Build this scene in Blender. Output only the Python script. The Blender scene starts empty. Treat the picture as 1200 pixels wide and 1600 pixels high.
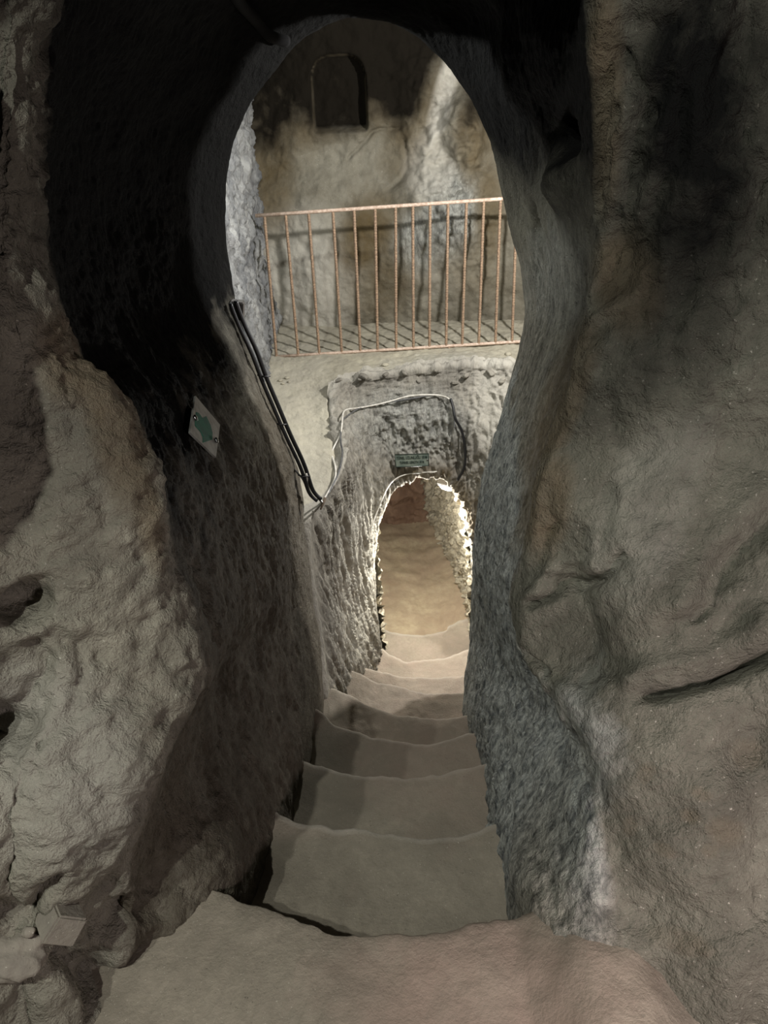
import bpy, bmesh, math, random
import numpy as np
from mathutils import Vector, Matrix

random.seed(7)
SC = bpy.context.scene
COL = SC.collection

# ------------------------------------------------------------------ camera
PITCH = math.radians(29.0)
ROLL = math.radians(2.3)
FPX = 1200.0
EYE = np.array([0.0, 0.0, 1.55])
cF = np.array([0, math.cos(PITCH), -math.sin(PITCH)])
cU = np.array([0, math.sin(PITCH), math.cos(PITCH)])
cR = np.array([1.0, 0, 0])
cr, sr = math.cos(ROLL), math.sin(ROLL)
IX = cR * cr - cU * sr            # image right in the world
IY = cR * sr + cU * cr            # image up in the world
cam_d = bpy.data.cameras.new('camera')
cam = bpy.data.objects.new('camera', cam_d)
COL.objects.link(cam)
M = Matrix(((IX[0], IY[0], -cF[0], EYE[0]), (IX[1], IY[1], -cF[1], EYE[1]),
            (IX[2], IY[2], -cF[2], EYE[2]), (0, 0, 0, 1)))
cam.matrix_world = M
cam_d.sensor_fit = 'VERTICAL'
cam_d.sensor_height = 24.0
cam_d.sensor_width = 18.0
cam_d.lens = 24.0 * FPX / 1600.0
cam_d.clip_start = 0.02
SC.camera = cam

# ------------------------------------------------------------------ light
SC.view_settings.view_transform = 'Standard'
SC.view_settings.look = 'None'
SC.view_settings.gamma = 1.0
SC.view_settings.use_curve_mapping = False
SC.view_settings.exposure = 0.0
w = bpy.data.worlds.new('ambient_fill')
SC.world = w
w.use_nodes = True
w.node_tree.nodes['Background'].inputs[0].default_value = (0.80, 0.82, 0.78, 1)
w.node_tree.nodes['Background'].inputs[1].default_value = 0.012  # dim ambient fill added in place of bounced light


def lamp(name, loc, power, color=(1, 1, 1), size=0.05, kind='POINT', aim=None, cone=90, blend=0.4):
    d = bpy.data.lights.new(name, kind)
    d.energy = power
    d.color = color
    d.shadow_soft_size = size
    o = bpy.data.objects.new(name, d)
    o.location = loc
    if kind == 'SPOT':
        d.spot_size = math.radians(cone)
        d.spot_blend = blend
    if aim is not None:
        v = Vector(aim) - Vector(loc)
        o.rotation_euler = v.to_track_quat('-Z', 'Y').to_euler()
    COL.objects.link(o)
    return o


# behind the camera: two room lamps at left, a low pinkish light and an added spot at right
lamp('room_lamp_light', (-1.15, -0.50, 2.70), 118, (0.985, 1.0, 0.94), 0.02)
lamp('room_lamp_light', (-0.79, -0.50, 2.70), 155, (0.985, 1.0, 0.94), 0.02)
lamp('unseen_low_light', (1.25, -0.60, 0.90), 70, (1.0, 0.86, 0.88), 0.06)
lamp('unseen_low_light', (0.70, -0.75, 1.00), 110, (1.0, 0.82, 0.83), 0.06, 'SPOT', (0.85, 0.85, 0.12), 64, 0.9)  # unseen spot added to brighten the right-hand rock bench
# lamps of the upper chamber: one behind the crown of the arch, one behind the right jamb
lamp('chamber_lamp_light', (-0.48, 3.50, 1.88), 54, (0.98, 1.0, 0.97), 0.025)
lamp('chamber_lamp_light', (1.25, 3.43, 1.50), 265, (1.0, 0.98, 0.97), 0.03)
# the tunnel lamp
lamp('tunnel_lamp_light', (0.31, 4.64, -0.98), 84, (1.0, 0.97, 0.91), 0.04)


# ------------------------------------------------------------------ maths
def ray(px, py):
    dx, dy = px - 600.0, py - 800.0
    return cF * FPX + IX * dx - IY * dy


def PY(px, py, Y):
    r = ray(px, py)
    return EYE + r * ((Y - EYE[1]) / r[1])


def PZ(px, py, z):
    r = ray(px, py)
    return EYE + r * ((z - EYE[2]) / r[2])


def project(P):
    d = P - EYE
    zc = d @ cF
    zc = np.where(np.abs(zc) < 1e-6, 1e-6, zc)
    return np.stack([600 + FPX * (d @ IX) / zc, 800 - FPX * (d @ IY) / zc, zc], -1)


_rng = np.random.RandomState(11)
_perm = np.concatenate([_rng.permutation(512)] * 3)
_grad = _rng.normal(size=(512, 3))
_grad /= np.linalg.norm(_grad, axis=1)[:, None]


def perlin(p):
    sh = p.shape[:-1]
    p = p.reshape(-1, 3)
    i0 = np.floor(p).astype(np.int64)
    f = p - i0
    i0 &= 511
    u = f * f * f * (f * (f * 6 - 15) + 10)
    out = np.zeros(len(p))
    for dx in (0, 1):
        for dy in (0, 1):
            for dz in (0, 1):
                h = _perm[_perm[_perm[i0[:, 0] + dx] + i0[:, 1] + dy] + i0[:, 2] + dz]
                g = _grad[h]
                wgt = (u[:, 0] if dx else 1 - u[:, 0]) * (u[:, 1] if dy else 1 - u[:, 1]) * (u[:, 2] if dz else 1 - u[:, 2])
                out += wgt * ((f[:, 0] - dx) * g[:, 0] + (f[:, 1] - dy) * g[:, 1] + (f[:, 2] - dz) * g[:, 2])
    return (out * 1.6).reshape(sh)


def fbm(p, s, octv=4, gain=0.5, off=0.0):
    a, t, q = 1.0, 0.0, p * s + off
    for k in range(octv):
        t = t + a * perlin(q)
        q = q * 2.03 + 17.3
        a *= gain
    return t


def ridge(p, s, octv=3, gain=0.5, off=0.0):
    a, t, q = 1.0, 0.0, p * s + off
    for k in range(octv):
        t = t + a * (1 - 2 * np.abs(perlin(q)))
        q = q * 2.1 + 9.1
        a *= gain
    return t


def smooth(e0, e1, x):
    t = np.clip((x - e0) / (e1 - e0), 0, 1)
    return t * t * (3 - 2 * t)


def cr_interp(C, n, axis):
    """Catmull-Rom along an axis, n samples."""
    C = np.moveaxis(np.asarray(C, float), axis, 0)
    m = len(C)
    if np.isscalar(n):
        t = np.linspace(0, m - 1, int(n))
    else:
        t = n
    i = np.clip(np.floor(t).astype(int), 0, m - 2)
    f = (t - i).reshape((-1,) + (1,) * (C.ndim - 1))
    p1, p2 = C[i], C[i + 1]
    p0 = np.where((i > 0).reshape(f.shape), C[np.maximum(i - 1, 0)], 2 * p1 - p2)
    p3 = np.where((i < m - 2).reshape(f.shape), C[np.minimum(i + 2, m - 1)], 2 * p2 - p1)
    m1, m2 = (p2 - p0) * 0.45, (p3 - p1) * 0.45
    r = ((2 * f**3 - 3 * f**2 + 1) * p1 + (f**3 - 2 * f**2 + f) * m1 + (-2 * f**3 + 3 * f**2) * p2 + (f**3 - f**2) * m2)
    return np.moveaxis(r, 0, axis)


def params_by_length(C, axis, step):
    """sample parameters so that samples are about step apart."""
    C = np.moveaxis(np.asarray(C, float), axis, 0)
    t = [0.0]
    for k in range(len(C) - 1):
        L = np.median(np.linalg.norm((C[k + 1] - C[k]).reshape(-1, 3), axis=-1))
        n = max(2, int(math.ceil(L / step)))
        t += list(k + np.arange(1, n + 1) / n)
    return np.array(t)


def grid_fine(C, step_r, step_c):
    C = np.asarray(C, float)
    tr, tc = params_by_length(C, 0, step_r), params_by_length(C, 1, step_c)
    return cr_interp(cr_interp(C, tr, 0), tc, 1), tr, tc


def grid_normals(P, toward=EYE):
    du = np.gradient(P, axis=0)
    dv = np.gradient(P, axis=1)
    n = np.cross(du, dv)
    n /= np.maximum(np.linalg.norm(n, axis=-1, keepdims=True), 1e-12)
    return n


# ------------------------------------------------------------------ mesh helpers
def finish(name, me, mat, parent=None, smooth_shade=True):
    if mat is not None:
        me.materials.append(mat)
    if smooth_shade:
        me.polygons.foreach_set('use_smooth', np.ones(len(me.polygons), bool))
    o = bpy.data.objects.new(name, me)
    COL.objects.link(o)
    if parent is not None:
        o.parent = parent
        o.matrix_parent_inverse = parent.matrix_world.inverted()
    return o


def grid_object(name, P, mat, parent=None, attrs=None, close_c=False, flip=False):
    R, C = P.shape[:2]
    me = bpy.data.meshes.new(name)
    idx = np.arange(R * C).reshape(R, C)
    if close_c:
        nx = np.roll(idx, -1, 1)
        a, b, c, d = idx[:-1], nx[:-1], nx[1:], idx[1:]
    else:
        a, b, c, d = idx[:-1, :-1], idx[:-1, 1:], idx[1:, 1:], idx[1:, :-1]
    q = np.stack([a, b, c, d], -1).reshape(-1, 4)
    if flip:
        q = q[:, ::-1]
    me.vertices.add(R * C)
    me.vertices.foreach_set('co', P.reshape(-1).astype(np.float32))
    me.loops.add(q.size)
    me.loops.foreach_set('vertex_index', q.reshape(-1).astype(np.int32))
    me.polygons.add(len(q))
    me.polygons.foreach_set('loop_start', (np.arange(len(q)) * 4).astype(np.int32))
    me.update(calc_edges=True)
    me.validate()
    for k, v in (attrs or {}).items():
        at = me.attributes.new(k, 'FLOAT', 'POINT')
        at.data.foreach_set('value', np.clip(v, 0, 1).reshape(-1).astype(np.float32))
    return finish(name, me, mat, parent)


def bm_object(name, bm, mat, parent=None, smooth_shade=True):
    bmesh.ops.recalc_face_normals(bm, faces=bm.faces)
    me = bpy.data.meshes.new(name)
    bm.to_mesh(me)
    bm.free()
    return finish(name, me, mat, parent, smooth_shade)


def structure(o):
    o['kind'] = 'structure'
    return o


def tag(o, label, cat, group=None):
    o['label'] = label
    o['category'] = cat
    if group:
        o['group'] = group
    return o


def empty(name, loc, label, cat, group=None):
    o = bpy.data.objects.new(name, None)
    o.empty_display_size = 0.05
    o.location = loc
    COL.objects.link(o)
    bpy.context.view_layer.update()
    return tag(o, label, cat, group)


def tube_mesh(bm, pts, rad, seg=10, caps=True):
    pts = [Vector(p) for p in pts]
    n = len(pts)
    rads = rad if hasattr(rad, '__len__') else [rad] * n
    rings = []
    prev = None
    for i, p in enumerate(pts):
        t = (pts[min(i + 1, n - 1)] - pts[max(i - 1, 0)]).normalized()
        if prev is None:
            ref = Vector((0, 0, 1)) if abs(t.z) < 0.9 else Vector((1, 0, 0))
            a = t.cross(ref).normalized()
        else:
            a = (prev - t * prev.dot(t)).normalized()
        prev = a
        b = t.cross(a)
        rings.append([bm.verts.new(p + (a * math.cos(2 * math.pi * k / seg) + b * math.sin(2 * math.pi * k / seg)) * rads[i]) for k in range(seg)])
    for r0, r1 in zip(rings, rings[1:]):
        for k in range(seg):
            bm.faces.new((r0[k], r0[(k + 1) % seg], r1[(k + 1) % seg], r1[k]))
    if caps:
        bm.faces.new(rings[0][::-1])
        bm.faces.new(rings[-1])


def curve_pts(pts, step=0.012):
    P = np.asarray(pts, float)
    t = params_by_length(P[:, None, :], 0, step)
    return cr_interp(P, t, 0)


# ------------------------------------------------------------------ materials
def srgb(r, g, b):
    f = lambda c: (c / 255 / 12.92) if c / 255 <= 0.04045 else ((c / 255 + 0.055) / 1.055) ** 2.4
    return (f(r), f(g), f(b), 1)


class NT:
    def __init__(s, name):
        s.m = bpy.data.materials.new(name)
        s.m.use_nodes = True
        s.t = s.m.node_tree
        s.b = s.t.nodes['Principled BSDF']

    def n(s, kind, **kw):
        o = s.t.nodes.new(kind)
        for k, v in kw.items():
            setattr(o, k, v)
        return o

    def l(s, a, b):
        s.t.links.new(a, b)

    def noise(s, vec, scale, detail=4, rough=0.55, dist=0.0):
        o = s.n('ShaderNodeTexNoise')
        o.inputs['Scale'].default_value = scale
        o.inputs['Detail'].default_value = detail
        o.inputs['Roughness'].default_value = rough
        o.inputs['Distortion'].default_value = dist
        s.l(vec, o.inputs['Vector'])
        return o.outputs['Fac']

    def ramp(s, fac, lo, hi, a=0.0, b=1.0):
        o = s.n('ShaderNodeMapRange')
        o.inputs[1].default_value = lo
        o.inputs[2].default_value = hi
        o.inputs[3].default_value = a
        o.inputs[4].default_value = b
        s.l(fac, o.inputs[0])
        return o.outputs[0]

    def math(s, op, a, b):
        o = s.n('ShaderNodeMath', operation=op)
        for i, v in enumerate((a, b)):
            if isinstance(v, (int, float)):
                o.inputs[i].default_value = v
            else:
                s.l(v, o.inputs[i])
        return o.outputs[0]

    def mix(s, fac, a, b, blend='MIX'):
        o = s.n('ShaderNodeMix', data_type='RGBA', blend_type=blend)
        for i, v in ((0, fac), (6, a), (7, b)):
            if isinstance(v, (int, float)):
                o.inputs[i].default_value = v
            elif isinstance(v, tuple):
                o.inputs[i].default_value = v
            else:
                s.l(v, o.inputs[i])
        return o.outputs[2]


def rock(name, light, dark, soot_shade=srgb(17, 17, 16), warm=srgb(106, 93, 74), pale=srgb(180, 176, 164), blue=srgb(172, 174, 167),
         bump=0.5, grain=260, streak=None, rough=0.92, speck=True, fine=38):
    t = NT(name)
    pos = t.n('ShaderNodeNewGeometry').outputs['Position']
    v = pos
    if streak:
        mp = t.n('ShaderNodeMapping')
        mp.inputs['Scale'].default_value = streak
        t.l(pos, mp.inputs['Vector'])
        v = mp.outputs[0]
    big = t.noise(pos, 3.2, 5, 0.6, 0.4)
    med = t.noise(v, fine * 0.45, 5, 0.65, 0.3)
    col = t.mix(t.ramp(big, 0.35, 0.68), dark, light)
    col = t.mix(t.ramp(med, 0.38, 0.66, 0.0, 0.55), col, dark)
    if speck:
        sp = t.noise(pos, grain * 0.6, 2, 0.5)
        col = t.mix(t.ramp(sp, 0.68, 0.78, 0, 0.55), col, srgb(205, 200, 186))
        sp2 = t.noise(pos, grain * 0.33, 3, 0.6)
        col = t.mix(t.ramp(sp2, 0.66, 0.74, 0, 0.5), col, srgb(40, 37, 33))
    fa = t.n('ShaderNodeAttribute', attribute_name='fib').outputs['Fac']
    mp2 = t.n('ShaderNodeMapping')
    mp2.inputs['Scale'].default_value = (1, 1, .32)
    t.l(pos, mp2.inputs['Vector'])
    fn = t.noise(mp2.outputs[0], 44, 6, 0.68, 0.5)
    fcol = t.mix(t.ramp(fn, 0.36, 0.64), srgb(58, 56, 52), srgb(168, 163, 150))
    col = t.mix(t.math('MULTIPLY', fa, .75), col, fcol)
    # tone masks: soot and painted shade, iron stain, pale patches and painted step highlights, blue-grey ash
    for nm, c, k in (('blue', blue, 0.5), ('pale', pale, 0.4), ('warm', warm, 0.6), ('soot_shade', soot_shade, 0.5)):
        a = t.n('ShaderNodeAttribute', attribute_name=nm).outputs['Fac']
        nz = t.noise(v, 9.0, 6, 0.65, 0.6)
        x = t.math('ADD', a, t.math('MULTIPLY', t.math('SUBTRACT', nz, 0.5), k))
        g = t.math('MULTIPLY', t.ramp(x, 0.15, 0.85), t.ramp(a, 0.0, 0.06))
        if nm == 'blue':
            c = t.mix(t.ramp(fn, 0.36, 0.62), srgb(88, 91, 91), blue)
        col = t.mix(g, col, c)
    t.l(col, t.b.inputs['Base Color'])
    t.b.inputs['Roughness'].default_value = rough
    t.b.inputs['Specular IOR Level'].default_value = 0.05
    h1 = t.noise(v, fine, 6, 0.62, 0.2)
    h2 = t.noise(pos, grain, 3, 0.6)
    h = t.math('ADD', t.math('MULTIPLY', h1, 1.0), t.math('MULTIPLY', h2, 0.22))
    bp = t.n('ShaderNodeBump')
    bp.inputs['Strength'].default_value = bump
    bp.inputs['Distance'].default_value = 0.03
    t.l(h, bp.inputs['Height'])
    t.l(bp.outputs[0], t.b.inputs['Normal'])
    return t.m


def plain(name, col, rough=0.5, metal=0.0, var=None, scale=60, bump=0.0, spec=0.5):
    t = NT(name)
    pos = t.n('ShaderNodeTexCoord').outputs['Object']
    nz = t.noise(pos, scale, 4, 0.6)
    c = t.mix(t.ramp(nz, 0.35, 0.65), col, var or col)
    t.l(c, t.b.inputs['Base Color'])
    t.b.inputs['Roughness'].default_value = rough
    t.b.inputs['Metallic'].default_value = metal
    t.b.inputs['Specular IOR Level'].default_value = spec
    if bump:
        bp = t.n('ShaderNodeBump')
        bp.inputs['Strength'].default_value = bump
        bp.inputs['Distance'].default_value = 0.004
        t.l(nz, bp.inputs['Height'])
        t.l(bp.outputs[0], t.b.inputs['Normal'])
    return t.m


MW_left = rock('tuff_left', srgb(150, 145, 130), srgb(112, 108, 97), bump=.85)
MW_right = rock('tuff_right', srgb(124, 122, 109), srgb(86, 84, 75), bump=.9)
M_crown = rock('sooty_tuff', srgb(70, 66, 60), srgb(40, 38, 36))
M_pit = rock('pit_tuff', srgb(160, 155, 142), srgb(112, 108, 100), bump=0.6, streak=(1.6, 1.6, 0.6))
M_ledge = rock('dusty_ledge', srgb(178, 172, 152), srgb(150, 145, 130), bump=0.35)
M_back = rock("chamber_tuff", srgb(136, 132, 118), srgb(106, 101, 88), bump=0.4, fine=26, soot_shade=srgb(26, 23, 18), warm=srgb(90, 78, 56))
M_plaster = rock('chamber_side_tuff', srgb(176, 176, 172), srgb(104, 106, 108), bump=1.0, fine=34, streak=(1, 1, .6))
M_step = rock('worn_steps', srgb(146, 138, 123), srgb(118, 111, 99), bump=0.32, fine=110, grain=420, warm=srgb(140, 122, 110))
M_tunnel = rock('tunnel_tuff', srgb(240, 234, 212), srgb(200, 190, 168), bump=0.9, fine=34)
M_tunnel_far = rock('tunnel_far_tuff', srgb(158, 132, 112), srgb(120, 96, 80), bump=0.6, fine=34)
M_tunnel_floor = rock('tunnel_floor_earth', srgb(186, 172, 146), srgb(156, 138, 118), bump=0.25, fine=50)
M_stone = rock('loose_stone_tuff', srgb(134, 128, 116), srgb(108, 102, 94), bump=0.25, fine=50)
M_rust = plain('rusty_steel', srgb(158, 132, 106), 0.75, 0.0, srgb(116, 96, 78), 90, 0.4)
M_rust_top = plain('worn_rail_steel', srgb(206, 186, 168), 0.6, 0.05, srgb(168, 142, 122), 60, 0.3)
M_black = plain('black_cable_sheath', srgb(20, 20, 21), 0.42, 0.0, srgb(12, 12, 13), 40)
M_white = plain('white_cable_sheath', srgb(208, 204, 194), 0.5, 0.0, srgb(170, 166, 154), 50)
M_grey = plain('grey_cable_sheath', srgb(96, 96, 94), 0.5, 0.0, srgb(60, 60, 60), 50)
M_screw = plain('polished_screw_steel', srgb(150, 150, 150), 0.18, 1.0)
M_marble = plain('marbled_white_plate', srgb(134, 134, 128), 0.45, 0.0, srgb(98, 96, 92), 26)
M_green = plain('green_arrow_paint', srgb(2, 96, 74), 0.6, 0.0, srgb(2, 76, 62), 30, 0, 0.15)
M_plaque = plain('grey_green_plaque', srgb(118, 126, 114), 0.5, 0.0, srgb(84, 96, 88), 22)
M_ink = plain('dark_green_lettering', srgb(22, 38, 30), 0.6)
M_wood = plain('brown_peg_wood', srgb(96, 80, 62), 0.8, 0.0, srgb(66, 54, 42), 80, 0.3)
M_pipe = plain('sooty_pipe', srgb(13, 12, 12), 0.9, 0.0, srgb(9, 9, 9), 40, 0, 0.1)
M_box = plain('dark_box_plastic', srgb(58, 54, 50), 0.6)

# ------------------------------------------------------------------ carving
def find_pt(P, px, py):
    """surface point of a grid seen at a photograph position (nearest layer)."""
    q = project(P.reshape(-1, 3))
    d = np.hypot(q[:, 0] - px, q[:, 1] - py)
    near = d < max(9.0, d.min() + 3)
    z = np.where(near, q[:, 2] + d * 0.002, 1e9)
    return P.reshape(-1, 3)[int(np.argmin(z))]


def dent(P, N, px, py, r, depth, p=2.0, stretch=None, rough=0.0):
    """push the rock in (depth>0) or out around one point."""
    c = find_pt(P, px, py)
    d = P - c
    if stretch is not None:
        ax, k = np.array(stretch[0], float), stretch[1]
        ax /= np.linalg.norm(ax)
        a = d @ ax
        d = d - ax * (a * (1 - 1 / k))[..., None]
    s = np.linalg.norm(d, axis=-1) / r
    if rough:
        s = s * (1 + rough * fbm(P, 14, 3))
    return P - N * (depth * np.exp(-s ** p))[..., None]


def crack(P, N, pix, wd, depth, rough=0.3):
    pts = [find_pt(P, *q) for q in pix]
    pts = curve_pts(pts, 0.02)
    best = np.full(P.shape[:2], 1e9)
    W = P + 0.02 * rough * np.stack([perlin(P * 22), perlin(P * 22 + 5), perlin(P * 22 + 9)], -1)
    for a, b in zip(pts, pts[1:]):
        ab = b - a
        t = np.clip(((W - a) @ ab) / max(ab @ ab, 1e-9), 0, 1)
        best = np.minimum(best, np.linalg.norm(W - a - t[..., None] * ab, axis=-1))
    return P - N * (depth * np.exp(-(best / wd) ** 2))[..., None]


def blob(q, px, py, rx, ry, ang=0.0, soft=0.5):
    """0..1 mask of a stain with its own place on the surface (photograph-measured)."""
    a = math.radians(ang)
    dx, dy = q[..., 0] - px, q[..., 1] - py
    u = (dx * math.cos(a) + dy * math.sin(a)) / rx
    v = (-dx * math.sin(a) + dy * math.cos(a)) / ry
    return 1 - smooth(1 - soft, 1 + soft, np.hypot(u, v))


# ------------------------------------------------------------------ the near arch: left wall, crown, right wall
# rows run along the profile, from the left foot over the crown to the right foot.
# per row: B (where the outer face leaves the frame), D (near nose), H (far edge of the passage face); each (px, py, Y)
L_ROWS = [
    ((-30, 1700, .66), (150, 1600, .80), (505, 1150, 2.82), 'foot'),
    ((-30, 1500, .80), (178, 1440, .93), (503, 1085, 2.86), 0.00, .85, .03),
    ((-30, 1300, .90), (186, 1320, .98), (500, 1010, 2.92), 0.01, .45, .20),
    ((-30, 1150, .98), (230, 1185, 1.06), (490, 940, 2.97), 0.02),
    ((-30, 1030, 1.04), (296, 1080, 1.20), (483, 880, 3.00), 0.02),
    ((-30, 940, 1.08), (292, 985, 1.26), (477, 835, 3.00), 0.02),
    ((-30, 860, 1.12), (264, 900, 1.31), (472, 775, 3.00), 0.03),
    ((-30, 780, 1.16), (242, 825, 1.36), (455, 705, 3.00), 0.03),
    ((-30, 690, 1.20), (222, 735, 1.41), (424, 625, 3.00), 0.04),
    ((-30, 600, 1.23), (188, 635, 1.46), (393, 552, 3.00), 0.06),
    ((-30, 510, 1.26), (122, 560, 1.48), (370, 480, 3.05), 0.08),
    ((-30, 400, 1.30), (72, 420, 1.48), (354, 400, 3.10), 0.10),
    ((-30, 290, 1.34), (63, 300, 1.50), (350, 320, 3.10), 0.12),
    ((-30, 170, 1.38), (75, 180, 1.52), (363, 230, 3.10), 0.13),
    ((-30, 40, 1.40), (92, 55, 1.54), (398, 150, 3.10), 0.13),
]
C_ROWS = [
    ((-60, -180, 1.40), (160, -130, 1.56), (452, 78, 3.10), 0.12),
    ((100, -420, 1.38), (300, -250, 1.58), (506, 40, 3.10), 0.10),
    ((560, -520, 1.36), (550, -310, 1.60), (562, 28, 3.10), 0.08),
    ((1000, -420, 1.38), (800, -240, 1.60), (624, 40, 3.10), 0.06),
    ((1240, -200, 1.42), (900, -110, 1.60), (682, 84, 3.10), 0.04),
]
R_ROWS = [
    ((1260, 20, 1.42), (928, 30, 1.60), (730, 146, 3.10), 0.03),
    ((1260, 150, 1.40), (932, 150, 1.60), (765, 222, 3.10), 0.03),
    ((1260, 270, 1.38), (936, 270, 1.60), (785, 312, 3.10), 0.03),
    ((1260, 380, 1.35), (936, 380, 1.60), (810, 410, 3.10), 0.03),
    ((1260, 480, 1.32), (928, 480, 1.58), (819, 495, 3.10), 0.03),
    ((1260, 590, 1.28), (902, 590, 1.54), (798, 588, 3.10), 0.02),
    ((1260, 690, 1.24), (872, 680, 1.51), (786, 642, 3.10), 0.02),
    ((1260, 780, 1.18), (846, 770, 1.48), (769, 700, 3.10), 0.02),
    ((1260, 880, 1.12), (826, 870, 1.45), (754, 752, 3.12), 0.02),
    ((1260, 960, 1.06), (810, 948, 1.42), (747, 805, 3.14), 0.02),
    ((1260, 1020, 1.02), (836, 1042, 1.32), (740, 850, 3.16), 0.01),
    ((1260, 1070, 1.00), (880, 1090, 1.22), (737, 915, 3.16), 0.00),
    ((1260, 1180, .98), (944, 1180, 1.11), (735, 990, 3.12), -0.01),
    ((1260, 1290, .93), (962, 1290, 1.02), (728, 1065, 3.02), -0.01, .30, .42),
    ((1260, 1420, .85), (984, 1420, .93), (724, 1110, 2.92), -0.01, .60, .20),
    ((1260, 1530, .78), (1000, 1530, .84), (728, 1140, 2.86), 0.00, .9, .03),
    ((1260, 1680, .66), (960, 1690, .76), (740, 1175, 2.82), 'foot'),
]
STEP_Z = lambda n: -0.275 * n
LEFT_FOOT = [PZ(250, 1512, 0), PZ(345, 1396, 0), PZ(428, 1272, STEP_Z(1)), PZ(468, 1188, STEP_Z(2))]
RIGHT_FOOT = [PZ(880, 1560, 0), PZ(818, 1437, 0), PZ(778, 1292, STEP_Z(1)), PZ(768, 1194, STEP_Z(2))]


def arch_row(row, side, foot, last_depth=0.25):
    B, D, H, bulge = row[:4]
    wf, up = row[4:] if len(row) > 4 else (0.0, 0.0)
    pB, pD, pH = PY(*B), PY(*D), PY(*H)
    if bulge == 'foot':
        bulge = 0.0
        foot = np.array([p.copy() for p in foot])
        mids = [foot[0], foot[1], foot[2], foot[3]]
        mids = [m - np.array([0, 0, last_depth]) for m in mids]
        pD = pD.copy(); pH = pH.copy(); pB = pB.copy()
        pH[2] -= last_depth
        pD[2] = min(pD[2], 0) - last_depth
        pB[2] = pD[2]
    else:
        mids = []
        for k, f in enumerate((0.10, 0.32, 0.58, 0.82)):
            m = pD * (1 - f) + pH * f
            m = m * (1 - wf) + (foot[k] + np.array([0, 0, up])) * wf
            out = np.array([side, 0.0, 0.0])
            m = m + out * bulge * math.sin(math.pi * (f ** 0.8))
            mids.append(m)
    pC = (pB + pD) * 0.5 + np.array([0, -0.03, 0])
    A = pB + (pB - pD) * 1.4 + np.array([0, -0.28, 0])
    far1 = pH + np.array([side * 0.05, 0.05, 0])
    far2 = pH + np.array([side * 0.16, 0.09, 0.0])
    far3 = pH + np.array([side * 0.60, 0.14, 0.0])
    return [A, pB, pC, pD] + mids + [pH, far1, far2, far3]


rows = []
for r in L_ROWS:
    rows.append(arch_row(r, -1, LEFT_FOOT))
for k, r in enumerate(C_ROWS):
    a = math.pi * (k + 1) / 6
    rr = arch_row(r, 0, LEFT_FOOT)
    # the soffit arches up and the far side turns up into the chamber roof
    s = np.array([-math.cos(a), 0, math.sin(a)])
    for j in range(4, 8):
        rr[j] = rr[j] + s * 0.10
    for j, d in ((9, .05), (10, .16), (11, .60)):
        rr[j] = rr[8] + s * d + np.array([0, 0.05 + 0.2 * d * 0.6, 0])
    rows.append(rr)
for r in R_ROWS:
    rows.append(arch_row(r, 1, RIGHT_FOOT))
ARCH = np.array(rows)
nL, nC, nR = len(L_ROWS), len(C_ROWS), len(R_ROWS)
tr = params_by_length(ARCH[:, 3:9], 0, 0.0085)
tc = params_by_length(ARCH, 1, 0.0085)
AP = cr_interp(cr_interp(ARCH, tr, 0), tc, 1)
AN = grid_normals(AP)
# orient to the open side: the nose column looks at the camera
k3 = np.argmin(np.abs(tc - 2.0))
if np.mean(np.einsum('ij,ij->i', AN[:, k3], EYE - AP[:, k3])) < 0:
    AN = -AN
TC = np.broadcast_to(tc[None, :], AP.shape[:2])
TR = np.broadcast_to(tr[:, None], AP.shape[:2])
inner = smooth(3.0, 3.6, TC)
outer = 1 - smooth(2.7, 3.3, TC)
isL = 1 - smooth(nL - 1.5, nL + 0.5, TR)
isR = smooth(nL + nC - 1.5, nL + nC + 0.5, TR)
edge_keep = 1 - 0.6 * np.exp(-((TC - 8) / 0.6) ** 2)

# big lumps, then facets, then grit
D0 = 0.040 * fbm(AP, 3.0, 3) * (outer * 1.0 + inner * 0.45)
D1 = (0.013 - 0.004 * isR) * fbm(AP, 9.0, 4, 0.5) * (outer + 0.45 * inner)
lam = AP * np.array([1, 1, 2.2]) + 0.08 * np.stack([perlin(AP * 5)] * 3, -1)
D2 = 0.0045 * ridge(lam, 20, 3) * outer * (1 - 0.8 * isR)
# vertical pick marks on the passage faces
pk = AP * np.array([5.0, 5.0, 1.0])
D3 = (0.004 * ridge(pk, 6.5, 4, 0.6) * (1 - .7 * isR)) * inner * (0.35 + 0.65 * smooth(0.9, 0.1, AP[..., 2]))
D4 = 0.0035 * fbm(AP, 42, 3, 0.6) + 0.020 * ridge(AP * np.array([6.0, 6.0, 2.2]), 2.4, 4, .55, 5.0) * isR * outer * smooth(.85, 1.25, AP[..., 2])
D5 = 0.006 * fbm(AP, 24, 3, .6, 3.0) * outer * isL + 0.016 * fbm(AP, 13, 4, .6, 6.0) * np.exp(-((TC - 3) / .4) ** 2) * isL + (0.007 * ridge(pk, 2.4, 2, 0.5, 2.0) + 0.010 * fbm(AP * np.array([1.5, 1.5, .7]), 15, 4, .6, 7.0)) * inner * isR * smooth(.7, .3, AP[..., 2])
calm = 1 - .8 * isR * smooth(.35, .05, AP[..., 2]) * smooth(1.6, 1.15, AP[..., 1])
AP = AP + AN * (((D5 + D1 + D3) * calm + D0 + D2 + D4) * edge_keep)[..., None]

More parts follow.
